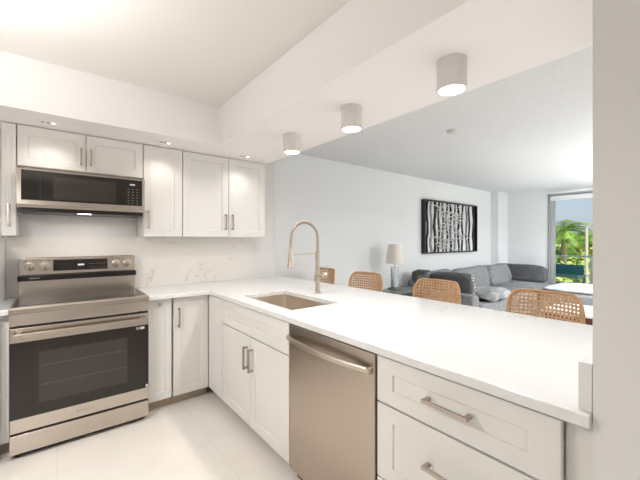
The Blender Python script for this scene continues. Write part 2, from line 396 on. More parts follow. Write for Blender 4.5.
t = upper(-.29, -.214, ZU, 'narrow white upper cabinet pull-out at the left edge beside the microwave')
front('door', t, 0, .076, 0, HU, .018, .06, (.036, .143, .15, True), rec=.001)
t = upper(-.212, .554, 1.845, 'short wide white upper cabinet with two doors above the microwave')
h = ZS - 1.845 - .004
front('door', t, 0, .383, 0, h, .055, .06, (.383 - .03, .11, .125, True)); front('door', t, .383, .383, 0, h, .055, .06, (.383 + .03, .11, .125, True))
t = upper(.556, .866, ZU, 'tall white upper cabinet with one door right beside the microwave')
front('door', t, 0, .31, 0, HU, .062, .062, (.036, .143, .15, True))
t = upper(.868, 1.687, ZU, 'tall white upper cabinet with two doors at the right end of the wall')
front('door', t, 0, .425, 0, HU, .062, .062, (.425 - .034, .143, .15, True)); front('door', t, .425, .394, 0, HU, .062, .062, (.425 + .034, .143, .15, True))

ZB = .08; HB = .874 - ZB
def base(name, lab, loc, rz, w, depth, toe=True):
    t = thing(name, lab, 'cabinet', loc, rz, 'white base cabinets')
    bm = bmesh.new(); slab(bm, [.001, .019, w - .019, w - .001], [.021, .036, depth - .012, depth], lambda i, j: not (i == 1 and j == 1 and w > .3), ZB + .016, .88)
    box(bm, .001, w - .001, .021, depth, ZB, ZB + .0155)
    link('body', bm, 'cab', t)
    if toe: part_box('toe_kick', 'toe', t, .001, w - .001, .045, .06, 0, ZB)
    return t
# back run, fronts facing -Y.  location = left end of the front plane
t = base('base_cabinet', 'narrow white base cabinet at the left edge beside the range', (-.289, YD + .02, 0), 0, .060, .47)
front('door', t, 0, .060, ZB, HB, .016, .06)
t = base('base_cabinet', 'narrow white pull-out base cabinet with a round knob right beside the range', (.5385, YD + .02, 0), 0, .187, .48)
o = front('door', t, 0, .180, ZB, HB, .045, .06)
bm = bmesh.new(); box(bm, .077, .099, -.042, -.034, .826, .848, .003); cyl(bm, (.088, -.034, .837), (.088, -.02, .837), .005, n=12); link('knob', bm, 'bronze', o)
t = base('base_cabinet', 'white corner base cabinet door with a vertical bar handle', (.727, YD + .02, 0), 0, .293, .48)
front('door', t, .003, .284, ZB, HB, .06, .06, (.042, .714, .157, True))
# peninsula, fronts facing -X : rz=-90, local x runs towards -Y
def pen(y0, y1, lab): return base('base_cabinet', lab, (XP + .02, y0, 0), R(-90), y0 - y1, .58)
t = pen(2.815, 2.498, 'narrow white filler base cabinet in the inner corner of the counter')
front('door', t, .014, .301, ZB, HB, .055, .06)
t = pen(2.496, 1.549, 'white sink base cabinet with a false drawer over two doors with bar handles')
W = .947
front('drawer', t, 0, W, .689, .874 - .689, .075, .058)
front('door', t, 0, W / 2, ZB, .685 - ZB, .062, .062, (W / 2 - .038, .541, .155, True)); front('door', t, W / 2, W / 2, ZB, .685 - ZB, .062, .062, (W / 2 + .038, .541, .155, True))
t = pen(.902, .274, 'white three-drawer base cabinet with horizontal bar handles beside the dishwasher')
W = .628
for z0, z1, hz in ((.689, .874, .785), (.387, .685, .556), (ZB, .383, .25)):
    front('drawer', t, 0, W, z0, z1 - z0, .078, .058, (W / 2, hz, .165, False))
sbox('trim_1', 'cab', 1.045, 1.06, .2135, .2735, 0, .88)
t = thing('peninsula_panel', 'white panel closing the stool side of the counter', 'panel', (1.62, .22, 0))
part_box('panel', 'cab', t, 0, .03, 0, 3.05, 0, .88)

# ------------------------------------------------------------ countertop, sink, backsplash
SX0, SX1, SY0, SY1 = 1.112, 1.495, 1.665, 2.345
bm = bmesh.new()
xs = [.541, .998, SX0, SX1, 1.995, 2.08]; ys = [.2145, SY0, SY1, 2.735, YW - .002, YL - .002]
def sol(i, j):
    if i == 0: return j == 3
    if i == 2 and j == 1: return False
    if i == 4: return j <= 4
    return j <= 3
slab(bm, xs, ys, sol, CB, CT); bevel_sharp(bm, .003, 2)
tag(link('countertop', bm, 'quartz'), 'white quartz L-shaped countertop with grey veins and a sink cut-out', 'countertop')
bm = bmesh.new(); box(bm, -.29, -.229, 2.735, YW - .002, CB, CT, .002)
tag(link('countertop', bm, 'quartz'), 'small strip of white countertop left of the range', 'countertop')
bm = bmesh.new(); box(bm, 1.022, 2.078, .2145, .2425, CT, CT + .12, .002)
tag(link('side_splash', bm, 'quartz'), 'low quartz upstand on the counter end against the right wall', 'upstand')
bm = bmesh.new(); box(bm, -1.2, 1.687, YW - .0195, YW - .0005, CT + .0005, ZU - .001); 
tag(link('backsplash', bm, 'splash'), 'beige marble-look slab backsplash behind the range and counter', 'backsplash')

t = thing('kitchen_sink', 'stainless steel undermount sink set in the white countertop', 'sink', ((SX0 + SX1) / 2, (SY0 + SY1) / 2, CB))
a, b = (SX1 - SX0) / 2 + .004, (SY1 - SY0) / 2 + .004
bm = bmesh.new(); box(bm, -a, a, -b, b, -.2, -.001)
bm.normal_update()
top = [f for f in bm.faces if f.normal.z > .9]; bmesh.ops.delete(bm, geom=top, context='FACES')
ve = [e for e in bm.edges if len(e.link_faces) == 2]
bmesh.ops.bevel(bm, geom=ve, offset=.014, segments=4, affect='EDGES', profile=.5)
bmesh.ops.solidify(bm, geom=bm.faces[:], thickness=.0015)
link('basin', bm, 'sink', t, smooth=50)
bm = bmesh.new(); lathe(bm, [(.001, -.194), (.03, -.195), (.045, -.192), (.045, -.198), (.001, -.198)], n=28); link('drain', bm, 'nickel', t)

# ------------------------------------------------------------ faucet
t = thing('kitchen_faucet', 'tall nickel spring-coil faucet standing behind the sink', 'faucet', (1.63, 2.073, CT))
bm = bmesh.new(); lathe(bm, [(.001, 0), (.030, 0), (.030, .006), (.024, .012), (.020, .014), (.019, .12), (.022, .122), (.022, .165), (.018, .168), (.016, .27), (.019, .272), (.019, .33), (.014, .334), (.001, .334)], n=28)
link('body', bm, 'nickel', t, smooth=40)
rad = .126; zc = .436; cx = -rad
path = [Vector((0, 0, .33 + (zc - .33) * i / 8)) for i in range(8)]
path += [Vector((cx + rad * math.cos(a_), 0, zc + rad * math.sin(a_))) for a_ in [PI * i / 40 for i in range(41)]]
path += [Vector((-2 * rad - .004 * i / 8, 0, zc - .10 * i / 8)) for i in range(1, 9)]
bm = bmesh.new(); tube(bm, path, .0065, 10); link('hose', bm, 'bronze', t, smooth=60)
# coil around the path
L = [0]
for p, q in zip(path, path[1:]): L.append(L[-1] + (q - p).length)
def at(s):
    for i in range(len(L) - 1):
        if s <= L[i + 1] or i == len(L) - 2:
            k = (s - L[i]) / (L[i + 1] - L[i]); return path[i].lerp(path[i + 1], k), (path[i + 1] - path[i]).normalized()
turns = 40; N = turns * 10; hp = []
for i in range(N + 1):
    p, tg = at(L[-1] * i / N); nrm = Vector((0, 1, 0)); bi = tg.cross(nrm)
    a_ = 2 * PI * i / 10; hp.append(p + (nrm * math.cos(a_) + bi * math.sin(a_)) * .0125)
bm = bmesh.new(); tube(bm, hp, .0030, 5); link('spring_coil', bm, 'nickel', t, smooth=80)
ex = -2 * rad - .004
bm = bmesh.new(); lathe(bm, [(.001, .36), (.012, .358), (.014, .345), (.017, .33), (.021, .27), (.021, .245), (.026, .235), (.028, .222), (.022, .217), (.001, .217)][::-1], (ex, 0, 0), 24); link('spray_head', bm, 'nickel', t, smooth=40)
bm = bmesh.new(); cyl(bm, (0, 0, .315), (ex + .015, 0, .315), .0042, n=10); tube(bm, [(ex + .021 * math.cos(k * PI / 8), .021 * math.sin(k * PI / 8), .315) for k in range(16)], .004, 6, closed=True); link('support_rod', bm, 'nickel', t, smooth=60)
bm = bmesh.new(); cyl(bm, (-.02, 0, .144), (.0, -.062, .144), .011, n=16); cyl(bm, (.0, 0, .144), (.05, -.04, .144), .009, n=16)
cyl(bm, (.035, -.028, .144), (.06, -.048, .144), .023, n=24)
tube(bm, [(.047, -.038, .144), (.055, -.044, .19), (.058, -.047, .215)], .004, 8); link('lever', bm, 'nickel', t, smooth=50)

# wall outlet
t = thing('wall_outlet', 'cream wall outlet on the backsplash right of the range', 'outlet', (1.128, YW - .0195, 1.072))
part_box('cover_plate', 'plate', t, -.036, .036, -.005, 0, -.058, .058, .002)
for s in (-1, 1):
    o = part_box('socket', 'plate', t, -.017, .017, -.0075, -.005, s * .024 - .016, s * .024 + .016, .002)
    bm = bmesh.new()
    for q in (-.006, .006): box(bm, q - .0012, q + .0012, -.0082, -.0074, s * .024 - .004, s * .024 + .007)
    link('slots', bm, 'slot', o)

# ------------------------------------------------------------ range
RX0, RW = -.227, .762
t = thing('kitchen_range', 'stainless steel electric range with a black oven window and raised back panel', 'range', (RX0, 2.71, 0))
part_box('body', 'steel', t, .002, RW - .002, .035, .585, .03, .885)
part_box('base_shadow_panel', 'black', t, .02, RW - .02, .03, .05, .012, .03)
for x in (.04, RW - .04):
    for y in (.06, .55):
        bm = bmesh.new(); lathe(bm, [(.001, 0), (.016, 0), (.018, .014), (.012, .03), (.001, .03)], (x, y, 0), 16); link('foot', bm, 'black', t)
part_box('drawer', 'steel', t, .002, RW - .002, 0, .034, .034, .150, .004)
part_box('drawer_gap', 'black', t, .004, RW - .004, .012, .034, .150, .163)
o = part_box('oven_door', 'steel', t, .002, RW - .002, 0, .034, .163, .800, .005)
g = part_box('oven_glass', 'blackglass', o, .003, RW - .003, -.004, -.0002, .247, .712, .001, 1)
gi = part_box('oven_window', 'oven_in', g, .14, RW - .14, -.0046, -.0038, .32, .64)
bm = bmesh.new(); 
for zz in (.43, .55): box(bm, .15, RW - .15, -.0048, -.0044, zz, zz + .0022)
link('rack_line', bm, 'ring', g)
bm = bmesh.new(); box(bm, .02, RW - .02, -.058, -.036, .748, .774, .006, 3)
for x in (.035, RW - .06): box(bm, x, x + .025, -.04, 0, .750, .772, .003)
link('handle', bm, 'steel', o)
text_part('lettering', 'SAMSUNG', .022, 'ltext', o, (RW / 2 - .005, -.0005, .203), (R(90), 0, 0))
st = part_box('sticker', 'ltext', g, RW - .085, RW - .03, -.0052, -.0042, .685, .703)
part_box('sticker_mark', 'wtext', st, RW - .055, RW - .032, -.0058, -.0050, .686, .702)
part_box('sticker', 'wtext', g, RW - .022, RW - .008, -.0052, -.0042, .252, .272)
part_box('door_gap', 'black', t, .004, RW - .004, .01, .034, .800, .814)
# sloping front control rail
bm = bmesh.new()
prof = [(.0, .814), (-.003, .818), (.006, .884), (-.006, .889), (-.006, .915), (.004, .926), (.05, .927), (.05, .814)]
va = [bm.verts.new((.002, y, z)) for y, z in prof]; vb = [bm.verts.new((RW - .002, y, z)) for y, z in prof]
for k in range(len(prof)): bm.faces.new((va[k], va[(k + 1) % 8], vb[(k + 1) % 8], vb[k]))
bm.faces.new(va[::-1]); bm.faces.new(vb); link('front_rail', bm, 'steel', t)
part_box('cooktop', 'cook', t, .012, RW - .012, .05, .488, .905, .9265, .002)
part_box('cooktop_edge', 'black', t, .012, RW - .012, .05, .066, .9266, .9280)
for x0 in (.0, RW - .012): part_box('side_rim', 'steel', t, x0, x0 + .012, .05, .488, .89, .9265, .002)
for cx_, cy_, rr in ((.2, .17, .115), (.56, .17, .095), (.2, .37, .08), (.56, .37, .09), (.38, .40, .055)):
    bm = bmesh.new()
    ri = [[bm.verts.new((cx_ + q * math.cos(2 * PI * k / 48), cy_ + q * math.sin(2 * PI * k / 48), .9268)) for k in range(48)] for q in (rr, rr - .003)]
    for k in range(48): bm.faces.new((ri[0][k], ri[0][(k + 1) % 48], ri[1][(k + 1) % 48], ri[1][k]))
    link('burner_ring', bm, 'ring', t)
# back panel
YB = .49
part_box('backguard', 'steel', t, .012, RW - .012, YB, YB + .095, .89, 1.07, .002)
o = part_box('vent_bar', 'black', t, .006, RW - .006, YB - .03, YB + .05, 1.040, 1.079, .006)
part_box('vent_highlight', 'ltext', o, .07, .13, YB - .0308, YB - .0295, 1.056, 1.063)
cp = part_box('control_panel', 'steel', t, .012, RW - .012, YB - .004, YB + .09, 1.076, 1.208, .008, 3)
ds = part_box('display', 'blackglass', cp, 0.205, .55, YB - .0075, YB - .003, 1.105, 1.187, .001, 1)
part_box('clock_display', 'display', ds, .355, .395, YB - .0082, YB - .0074, 1.140, 1.152)
bm = bmesh.new()
for r_ in range(2):
    for c_ in range(8): box(bm, .43 + c_ * .014, .438 + c_ * .014, YB - .0082, YB - .0074, 1.12 + r_ * .03, 1.122 + r_ * .03)
link('touch_keys', bm, 'ltext', ds)
for x in (.072, .158, .61, .69):
    bm = bmesh.new(); lathe(bm, [(.001, 0), (.030, 0), (.030, .006), (.024, .008), (.0235, .030), (.020, .034), (.001, .034)], n=28)
    bmesh.ops.rotate(bm, verts=bm.verts[:], cent=(0, 0, 0), matrix=Matrix.Rotation(R(90), 3, 'X'))
    bmesh.ops.translate(bm, verts=bm.verts[:], vec=(x, YB - .004, 1.143)); k = link('knob', bm, 'nickel', cp, smooth=40)
    part_box('pointer', 'black', k, x - .003, x + .003, YB - .0395, YB - .0375, 1.124, 1.142)
for x in (.05, .094, .136, .18, .588, .632, .668, .712): 
    bm = bmesh.new(); box(bm, x - .003, x + .003, YB - .0048, YB - .0038, 1.183, 1.188); link('dial_mark', bm, 'black', cp)

# ------------------------------------------------------------ microwave
MX0, MY = -.211, 2.93
t = thing('over_range_microwave', 'low stainless steel microwave with black glass front mounted under the short upper cabinet', 'microwave', (MX0, MY, 1.53))
part_box('body', 'steel', t, .002, RW - .002, .03, .365, .02, .283)
fr = part_box('door', 'steel', t, .001, RW - .001, 0, .03, .045, .288, .003)
g = part_box('glass', 'blackglass', fr, .026, RW - .022, -.004, .0, .076, .276, .001, 1)
part_box('window', 'oven_in', g, .19, .56, -.0045, -.0038, .09, .245)
part_box('glass_divider', 'black', g, .12, .125, -.0047, -.0038, .075, .26)
bm = bmesh.new()
for r_ in range(6):
    for c_ in range(3): box(bm, .64 + c_ * .03, .650 + c_ * .03, -.0048, -.0038, .09 + r_ * .022, .094 + r_ * .022)
link('keypad', bm, 'ltext', g)
part_box('clock_display', 'display', g, .655, .69, -.0048, -.0038, .234, .243)
text_part('lettering', 'SAMSUNG', .014, 'ltext', fr, (RW / 2 - .01, -.0004, .058), (R(90), 0, 0))
bm = bmesh.new()
prof = [(.0, .045), (.004, .026), (.02, .022), (.36, .028), (.36, .045)]
va = [bm.verts.new((.002, y, z)) for y, z in prof]; vb = [bm.verts.new((RW - .002, y, z)) for y, z in prof]
for k in range(5): bm.faces.new((va[k], va[(k + 1) % 5], vb[(k + 1) % 5], vb[k]))
bm.faces.new(va[::-1]); bm.faces.new(vb); ch = link('vent_chin', bm, 'steel', t)
bm = bmesh.new(); box(bm, .01, RW - .01, .03, .36, .0, .026, .004); link('underside', bm, 'black', ch)
part_box('task_lens', 'lens', ch, RW / 2 - .05, RW / 2 + .03, .05, .065, -.004, .0)
area('bulb', t, (RW / 2, .16, -.012), .40, .6, WARM, 'RECTANGLE', .08)

# ------------------------------------------------------------ dishwasher
t = thing('dishwasher', 'stainless steel dishwasher with a bowed bar handle in the counter run', 'dishwasher', (XP, 1.545, 0), R(-90))
DW = .638
part_box('tub', 'black', t, .004, DW - .002, .03, .57, .05, .876)
dr = part_box('door', 'steel_dw', t, .003, DW - .003, -.004, .03, .075, .872, .004)
part_box('toe_kick', 'black', t, .004, DW - .002, .05, .06, 0, .05)
bm = bmesh.new(); n = 24; pts = []
ra = []
for i in range(n + 1):
    u = i / n; x = .022 + (DW - .044) * u; y = -.022 - .034 * math.sin(PI * u) ** .8; pts.append((x, y, .803))
rings = []
for (x, y, z) in pts:
    rings.append([bm.verts.new((x, y + a_, z + b_)) for a_, b_ in ((-.007, -.008), (-.003, -.013), (.006, -.013), (.006, .013), (-.003, .013), (-.007, .008))])
for a_, b_ in zip(rings, rings[1:]):
    for k in range(6): bm.faces.new((a_[k], a_[(k + 1) % 6], b_[(k + 1) % 6], b_[k]))
bm.faces.new(rings[0]); bm.faces.new(rings[-1])
for x in (.022, DW - .022): box(bm, x - .009, x + .009, -.03, -.003, .790, .816, .003)
link('handle', bm, 'nickel', dr, smooth=35)

# ------------------------------------------------------------ refrigerator (its white side shows at the left edge)
t = thing('refrigerator', 'white sided refrigerator at the left edge beside the small counter strip', 'refrigerator', (-1.19, 2.62, 0))
part_box('body', 'fridge', t, 0, .898, .06, .67, .03, 1.362, .004)
part_box('gasket', 'gasket', t, .004, .894, .045, .06, .04, 1.355)
for x0, x1 in ((.002, .447), (.451, .896)):
    o = part_box('door', 'fridge', t, x0, x1, 0, .045, .42, 1.36, .006)
    bm = bmesh.new(); xx = .425 if x0 < .2 else .473; box(bm, xx - .008, xx + .008, -.05, -.035, .55, 1.2, .004)
    for z in (.57, 1.18): box(bm, xx - .006, xx + .006, -.04, 0, z - .012, z + .012)
    link('handle', bm, 'steel', o)
o = part_box('freezer_drawer', 'fridge', t, .002, .896, 0, .045, .06, .415, .006)
bm = bmesh.new(); box(bm, .1, .8, -.05, -.035, .35, .366, .004)
for x in (.12, .78): box(bm, x - .012, x + .012, -.04, 0, .352, .364)
link('handle', bm, 'steel', o)
for x in (.06, .84):
    bm = bmesh.new(); lathe(bm, [(.001, 0), (.02, 0), (.02, .03), (.001, .03)], (x, .12, 0), 16); link('foot', bm, 'black', t)

# ------------------------------------------------------------ stools
def make_stool(lab):
    """stool facing -X; origin on the floor under the seat centre"""
    t = thing('counter_stool', lab, 'stool', (0, 0, 0), 0, 'woven rattan counter stools along the counter')
    bm = bmesh.new()
    # seat pad: rounded square
    n = 40; rs = []
    for r_, z in ((.001, .640), (.17, .652), (.2, .646), (.215, .63), (.215, .605), (.2, .6), (.001, .6)):
        rs.append([bm.verts.new((math.copysign(abs(math.cos(2 * PI * k / n)) ** .55, math.cos(2 * PI * k / n)) * r_, math.copysign(abs(math.sin(2 * PI * k / n)) ** .55, math.sin(2 * PI * k / n)) * r_, z)) for k in range(n)])
    for a_, b_ in zip(rs, rs[1:]):
        for k in range(n): bm.faces.new((a_[k], a_[(k + 1) % n], b_[(k + 1) % n], b_[k]))
    bm.faces.new(rs[0]); bm.faces.new(rs[-1]); link('seat', bm, 'rattan', t, smooth=50)
    for sx in (-1, 1):
        for sy in (-1, 1):
            bm = bmesh.new(); cyl(bm, (sx * .21, sy * .21, 0), (sx * .165, sy * .165, .6), .013, .018, 14); link('leg', bm, 'wood', t, smooth=60)
    bm = bmesh.new()
    for i in range(4):
        a_ = [(-1, -1), (1, -1), (1, 1), (-1, 1)]; p, q = a_[i], a_[(i + 1) % 4]; cyl(bm, (p[0] * .194, p[1] * .194, .22), (q[0] * .194, q[1] * .194, .22), .009, n=10)
    link('footrest', bm, 'wood', t, smooth=60)
    # curved back : s in [-1,1] across, v in [0,1] up
    H0, H1, HW = .64, 1.0, .213
    def bp(s, v, off=0):
        wv = HW * (1 + .10 * (1 - v)); y = s * wv
        x = .235 + .035 * v - .075 * s * s + off
        return Vector((x, y, H0 + (H1 - H0) * v))
    # outline with rounded corners
    def outline(ins=0.):
        P = []; rx, rz = .26, .30; a = 1 - ins; top = 1 - ins * .65; bot = ins * .65
        def corner(cx_, cz_, a0):
            for k in range(9):
                an = a0 + k * PI / 16; P.append((cx_ + rx * math.cos(an), cz_ + rz * math.sin(an)))
        corner(a - rx, top - rz, 0); corner(-a + rx, top - rz, PI / 2); corner(-a + rx, bot + rz, PI); corner(a - rx, bot + rz, 1.5 * PI)
        Q = []
        for i in range(len(P)):
            p, q = P[i], P[(i + 1) % len(P)]; m_ = 1 if math.dist(p, q) < .2 else 8
            for k in range(m_): Q.append((p[0] + (q[0] - p[0]) * k / m_, p[1] + (q[1] - p[1]) * k / m_))
        return Q
    bm = bmesh.new(); tube(bm, [bp(*q) for q in outline(.03)], .0095, 10, closed=True)
    for s in (-.62, .62): cyl(bm, (.165, s * .27, .6), tuple(bp(s, .03)), .012, n=10)
    link('backrest_frame', bm, 'rattan', t, smooth=60)
    def inside(s, v):
        a, top, bot, rx, rz = .97, .98, .02, .26, .30
        if abs(s) > a or v > top or v < bot: return False
        qx = abs(s) - (a - rx); qz = (v - (top - rz)) if v > .5 else ((bot + rz) - v)
        if qx > 0 and qz > 0: return (qx / rx) ** 2 + (qz / rz) ** 2 < 1
        return True
    bm = bmesh.new(); nx, nz, w_ = 19, 15, .0060
    def strip(pts, ax):
        seg = []
        for s, v in pts:
            if inside(s, v): seg.append((s, v))
            else:
                if len(seg) > 1: emit(seg, ax)
                seg = []
        if len(seg) > 1: emit(seg, ax)
    def emit(seg, ax):
        prev = None
        for s, v in seg:
            c = bp(s, v, 0); d_ = Vector((0, 0, w_)) if ax == 0 else Vector((0, w_, 0)); th = Vector((.0022, 0, 0))
            r_ = [bm.verts.new(c - d_ - th), bm.verts.new(c + d_ - th), bm.verts.new(c + d_ + th), bm.verts.new(c - d_ + th)]
            if prev:
                for k in range(4): bm.faces.new((prev[k], prev[(k + 1) % 4], r_[(k + 1) % 4], r_[k]))
            else: bm.faces.new(r_)
            prev = r_
        bm.faces.new(prev)
    for i in range(1, nx):
        s = -1 + 2 * i / nx; strip([(s, k / 40) for k in range(41)], 1)
    for j in range(1, nz):
        v = j / nz; strip([(-1 + k / 20, v) for k in range(41)], 0)
    link('cane_back', bm, 'cane', t)
    return t
s0 = make_stool('woven rattan stool nearest the right wall, its whole cane back showing over the counter')
s0.location = (2.29, .775, 0); s0.rotation_euler = (0, 0, R(0))
for (x, y, rz, lab) in ((2.29, 1.555, 0, 'woven rattan stool in front of the charcoal sofa pillows'),
                        (2.29, 2.35, 4, 'woven rattan stool beside the glass table lamp, second from the back wall'),
                        (2.29, 3.05, -8, 'woven rattan stool just behind the faucet by the back wall')):
    c = copy_tree(s0); c.location = (x, y, 0); c.rotation_euler = (0, 0, R(rz)); c['label'] = lab

# ------------------------------------------------------------ table lamp and console
t = thing('console_table', 'grey console table under the glass table lamp', 'table', (3.95, 3.06, 0))
part_box('tabletop', 'console', t, -.30, .30, -.2, .2, .585, .61, .003)
for x in (-.27, .27):
    for y in (-.17, .17): part_box('leg', 'artblack', t, x - .012, x + .012, y - .012, y + .012, 0, .585)
part_box('shelf', 'console', t, -.28, .28, -.18, .18, .2, .215)
t = thing('table_lamp', 'table lamp with a textured glass column and cream shade on the grey console', 'lamp', (3.88, 3.10, .61))
bm = bmesh.new(); box(bm, -.072, .072, -.072, .072, 0, .03, .008); link('foot', bm, 'glassg', t)
bm = bmesh.new(); n = 32; rs = []
for j in range(29):
    z = .03 + .30 * j / 28
    ring = []
    for k in range(n):
        a_ = 2 * PI * k / n; r_ = .058 + .006 * noise.noise(Vector((math.cos(a_) * 3, math.sin(a_) * 3, z * 45))); ring.append(bm.verts.new((r_ * math.cos(a_), r_ * math.sin(a_), z)))
    rs.append(ring)
for a_, b_ in zip(rs, rs[1:]):
    for k in range(n): bm.faces.new((a_[k], a_[(k + 1) % n], b_[(k + 1) % n], b_[k]))
bm.faces.new(rs[0]); bm.faces.new(rs[-1]); link('column', bm, 'glass', t, smooth=60)
bm = bmesh.new(); lathe(bm, [(.001, .33), (.045, .33), (.045, .337), (.01, .34), (.008, .43), (.001, .43)], n=20); link('neck', bm, 'nickel', t, smooth=40)
bm = bmesh.new(); prof = [(.138, .385), (.096, .665), (.0935, .665), (.1355, .385)]; n = 40
rs = [[bm.verts.new((r_ * math.cos(2 * PI * k / n), r_ * math.sin(2 * PI * k / n), z)) for k in range(n)] for r_, z in prof]
for i in range(4):
    a_, b_ = rs[i], rs[(i + 1) % 4]
    for k in range(n): bm.faces.new((a_[k], a_[(k + 1) % n], b_[(k + 1) % n], b_[k]))
sh = link('lamp_shade', bm, 'shade', t, smooth=40)

# ------------------------------------------------------------ wall art
t = thing('wall_art', 'large black-framed relief of birch trunks and silver branches on the living room wall', 'picture', (4.935, YL, 1.10))
AW, AH, AD = 1.87, .945, .07
bm = bmesh.new(); f = .022
box(bm, 0, f, -AD, -.002, 0, AH); box(bm, AW - f, AW, -AD, -.002, 0, AH); box(bm, f, AW - f, -AD, -.002, 0, f); box(bm, f, AW - f, -AD, -.002, AH - f, AH)
link('frame', bm, 'artblack', t)
part_box('backing', 'artwhite', t, f, AW - f, -.02, -.004, f, AH - f)
bm = bmesh.new(); box(bm, f, .10, -.03, -.02, f, AH - f); link('side_margin', bm, 'artblack', t)
part_box('side_margin', 'artblack', t, AW - .07, AW - f, -.03, -.02, f, AH - f)
rnd = random.Random(3)
def ribbon(bm, pts, hw, y0, y1, vert=True):
    prev = None
    for (x, z), h_ in zip(pts, hw):
        d_ = (h_, 0) if vert else (0, h_)
        r_ = [bm.verts.new((x - d_[0], y0, z - d_[1])), bm.verts.new((x + d_[0], y0, z + d_[1])), bm.verts.new((x + d_[0], y1, z + d_[1])), bm.verts.new((x - d_[0], y1, z - d_[1]))]
        if prev:
            for k in range(4): bm.faces.new((prev[k], prev[(k + 1) % 4], r_[(k + 1) % 4], r_[k]))
        else: bm.faces.new(r_)
        prev = r_
    bm.faces.new(prev)
x = .13
k = 0
while x < AW - .10:
    ww = rnd.uniform(.012, .027); bm = bmesh.new(); ph = rnd.uniform(0, 6)
    pts = [(x + .018 * math.sin(ph + j * .7) + rnd.uniform(-.006, .006), f + (AH - 2 * f) * j / 14) for j in range(15)]
    dk = k % 2 == 0
    ribbon(bm, pts, [ww * rnd.uniform(.7, 1.2) for _ in pts], -.045 if dk else -.035, -.02)
    link('birch_trunk', bm, 'artblack' if k % 3 != 1 else 'artgrey', t)
    x += rnd.uniform(.105, .165); k += 1
for k in range(13):
    z = .12 + .72 * ((k * 5) % 13) / 12; x0 = rnd.uniform(.06, .9); x1 = min(AW - .05, x0 + rnd.uniform(.5, 1.0)); bm = bmesh.new(); m_ = 12
    sl_ = rnd.uniform(-.10, .10); ph = rnd.uniform(0, 6)
    pts = [(x0 + (x1 - x0) * j / m_, min(AH - .05, max(.05, z + sl_ * j / m_ + .018 * math.sin(ph + j)))) for j in range(m_ + 1)]
    tube(bm, [(p[0], -.052, p[1]) for p in pts], .011, 7, radii=[.012 * (1 - .4 * j / m_) for j in range(m_ + 1)])
    for q in (3, 7):
        px, pz = pts[q]; sg = rnd.choice((-1, 1)); tube(bm, [(px, -.052, pz), (px + .06, -.052, min(AH - .04, max(.04, pz + sg * .06))), (px + .14, -.052, min(AH - .04, max(.04, pz + sg * .13)))], .007, 6)
    link('silver_branch', bm, 'silver', t, smooth=60)

# ------------------------------------------------------------ sofa
t = thing('sectional_sofa', 'large grey sectional sofa in the corner of the living room', 'sofa', (4.25, 3.3, 0))
def cush(name, m, parent, loc, size, e=.35, seed=0, wr=.006, rot=None, ws=6.):
    return link(name, cushion_bm(*size, e=e, seed=seed, wr=wr, ws=ws), m, parent, loc, rot, smooth=80)
# local: x = X-4.25, y = Y-3.3
bm = bmesh.new(); box(bm, .0, 3.29, -1.15, .0, .06, .28, .02); box(bm, 2.25, 3.6, -2.3, -1.15, .06, .28, .02); link('base', bm, 'sofa', t)
bm = bmesh.new(); box(bm, .0, .2, -1.18, .0, .06, .60, .05, 4); link('arm', bm, 'sofa', t, smooth=50)
bm = bmesh.new(); box(bm, .2, 3.29, -.16, .0, .28, .70, .04, 4); link('back', bm, 'sofa', t, smooth=50)
for x, y in ((.05, -1.1), (.05, -.06), (2.3, -2.24), (3.5, -2.24), (1.8, -1.1)):
    bm = bmesh.new(); box(bm, x - .02, x + .02, y - .02, y + .02, 0, .06); link('leg', bm, 'darkwood', t)
cush('seat_cushion', 'sofa', t, (.76, -.68, .37), (1.1, 1.02, .22), .28, 1, .022)
cush('seat_cushion', 'sofa', t, (1.84, -.68, .37), (1.08, 1.02, .22), .28, 2, .024)
cush('seat_cushion', 'sofa', t, (2.97, -.70, .37), (1.14, 1.02, .22), .28, 3, .022)
cush('chaise_cushion', 'sofa', t, (2.93, -1.73, .365), (1.32, 1.15, .20), .25, 4, .008)
for x, w_, sd in ((.58, .80, 5), (1.62, 1.22, 6), (2.72, .92, 7)):
    cush('back_cushion', 'sofa', t, (x, -.30, .63), (w_, .26, .42), .40, sd, .014, (R(-12), 0, 0))
c = tag(cush('bolster_cushion', 'sofad', None, (7.70, 2.80, .64), (.24, .92, .36), .36, 8, .006, (0, R(8), 0)), 'long charcoal cushion at the window end of the grey sofa', 'cushion')
c = tag(cush('sofa_pillow', 'sofad', None, (4.57, 2.60, .665), (.20, .66, .39), .42, 9, .008, (0, R(-8), 0)), 'charcoal pillow with a patterned edge leaning on the near sofa arm', 'cushion')
# patterned trim on the pillow's end
bm = bmesh.new(); 
for k in range(16):
    z = -.18 + .36 * k / 15; cyl(bm, (random.uniform(-.02, .02), -.33 + .012 * (abs(k - 7.5) / 7.5) ** 3 * 2, z - .01), (random.uniform(-.02, .02), -.345 + .03 * (abs(k - 7.5) / 7.5) ** 3, z + .012), .018, .012, 8)
link('ruffle', bm, 'patt', c, smooth=60)
tag(cush('sofa_pillow', 'sofad', None, (4.56, 3.10, .67), (.20, .30, .39), .45, 10, .008, (0, R(-6), R(4))), 'charcoal pillow in the sofa corner by the back wall', 'cushion')
tag(cush('seat_throw', 'throw', None, (5.0, 2.28, .55), (.62, .5, .14), .5, 12, .02, ws=9), 'crumpled pale throw bunched on the near sofa seat', 'throw')
tag(cush('quilt', 'sheet', None, (7.18, 1.6, .495), (1.2, .98, .05), .3, 13, .012, ws=4), 'pale quilt spread on the sofa end by the balcony door', 'quilt')

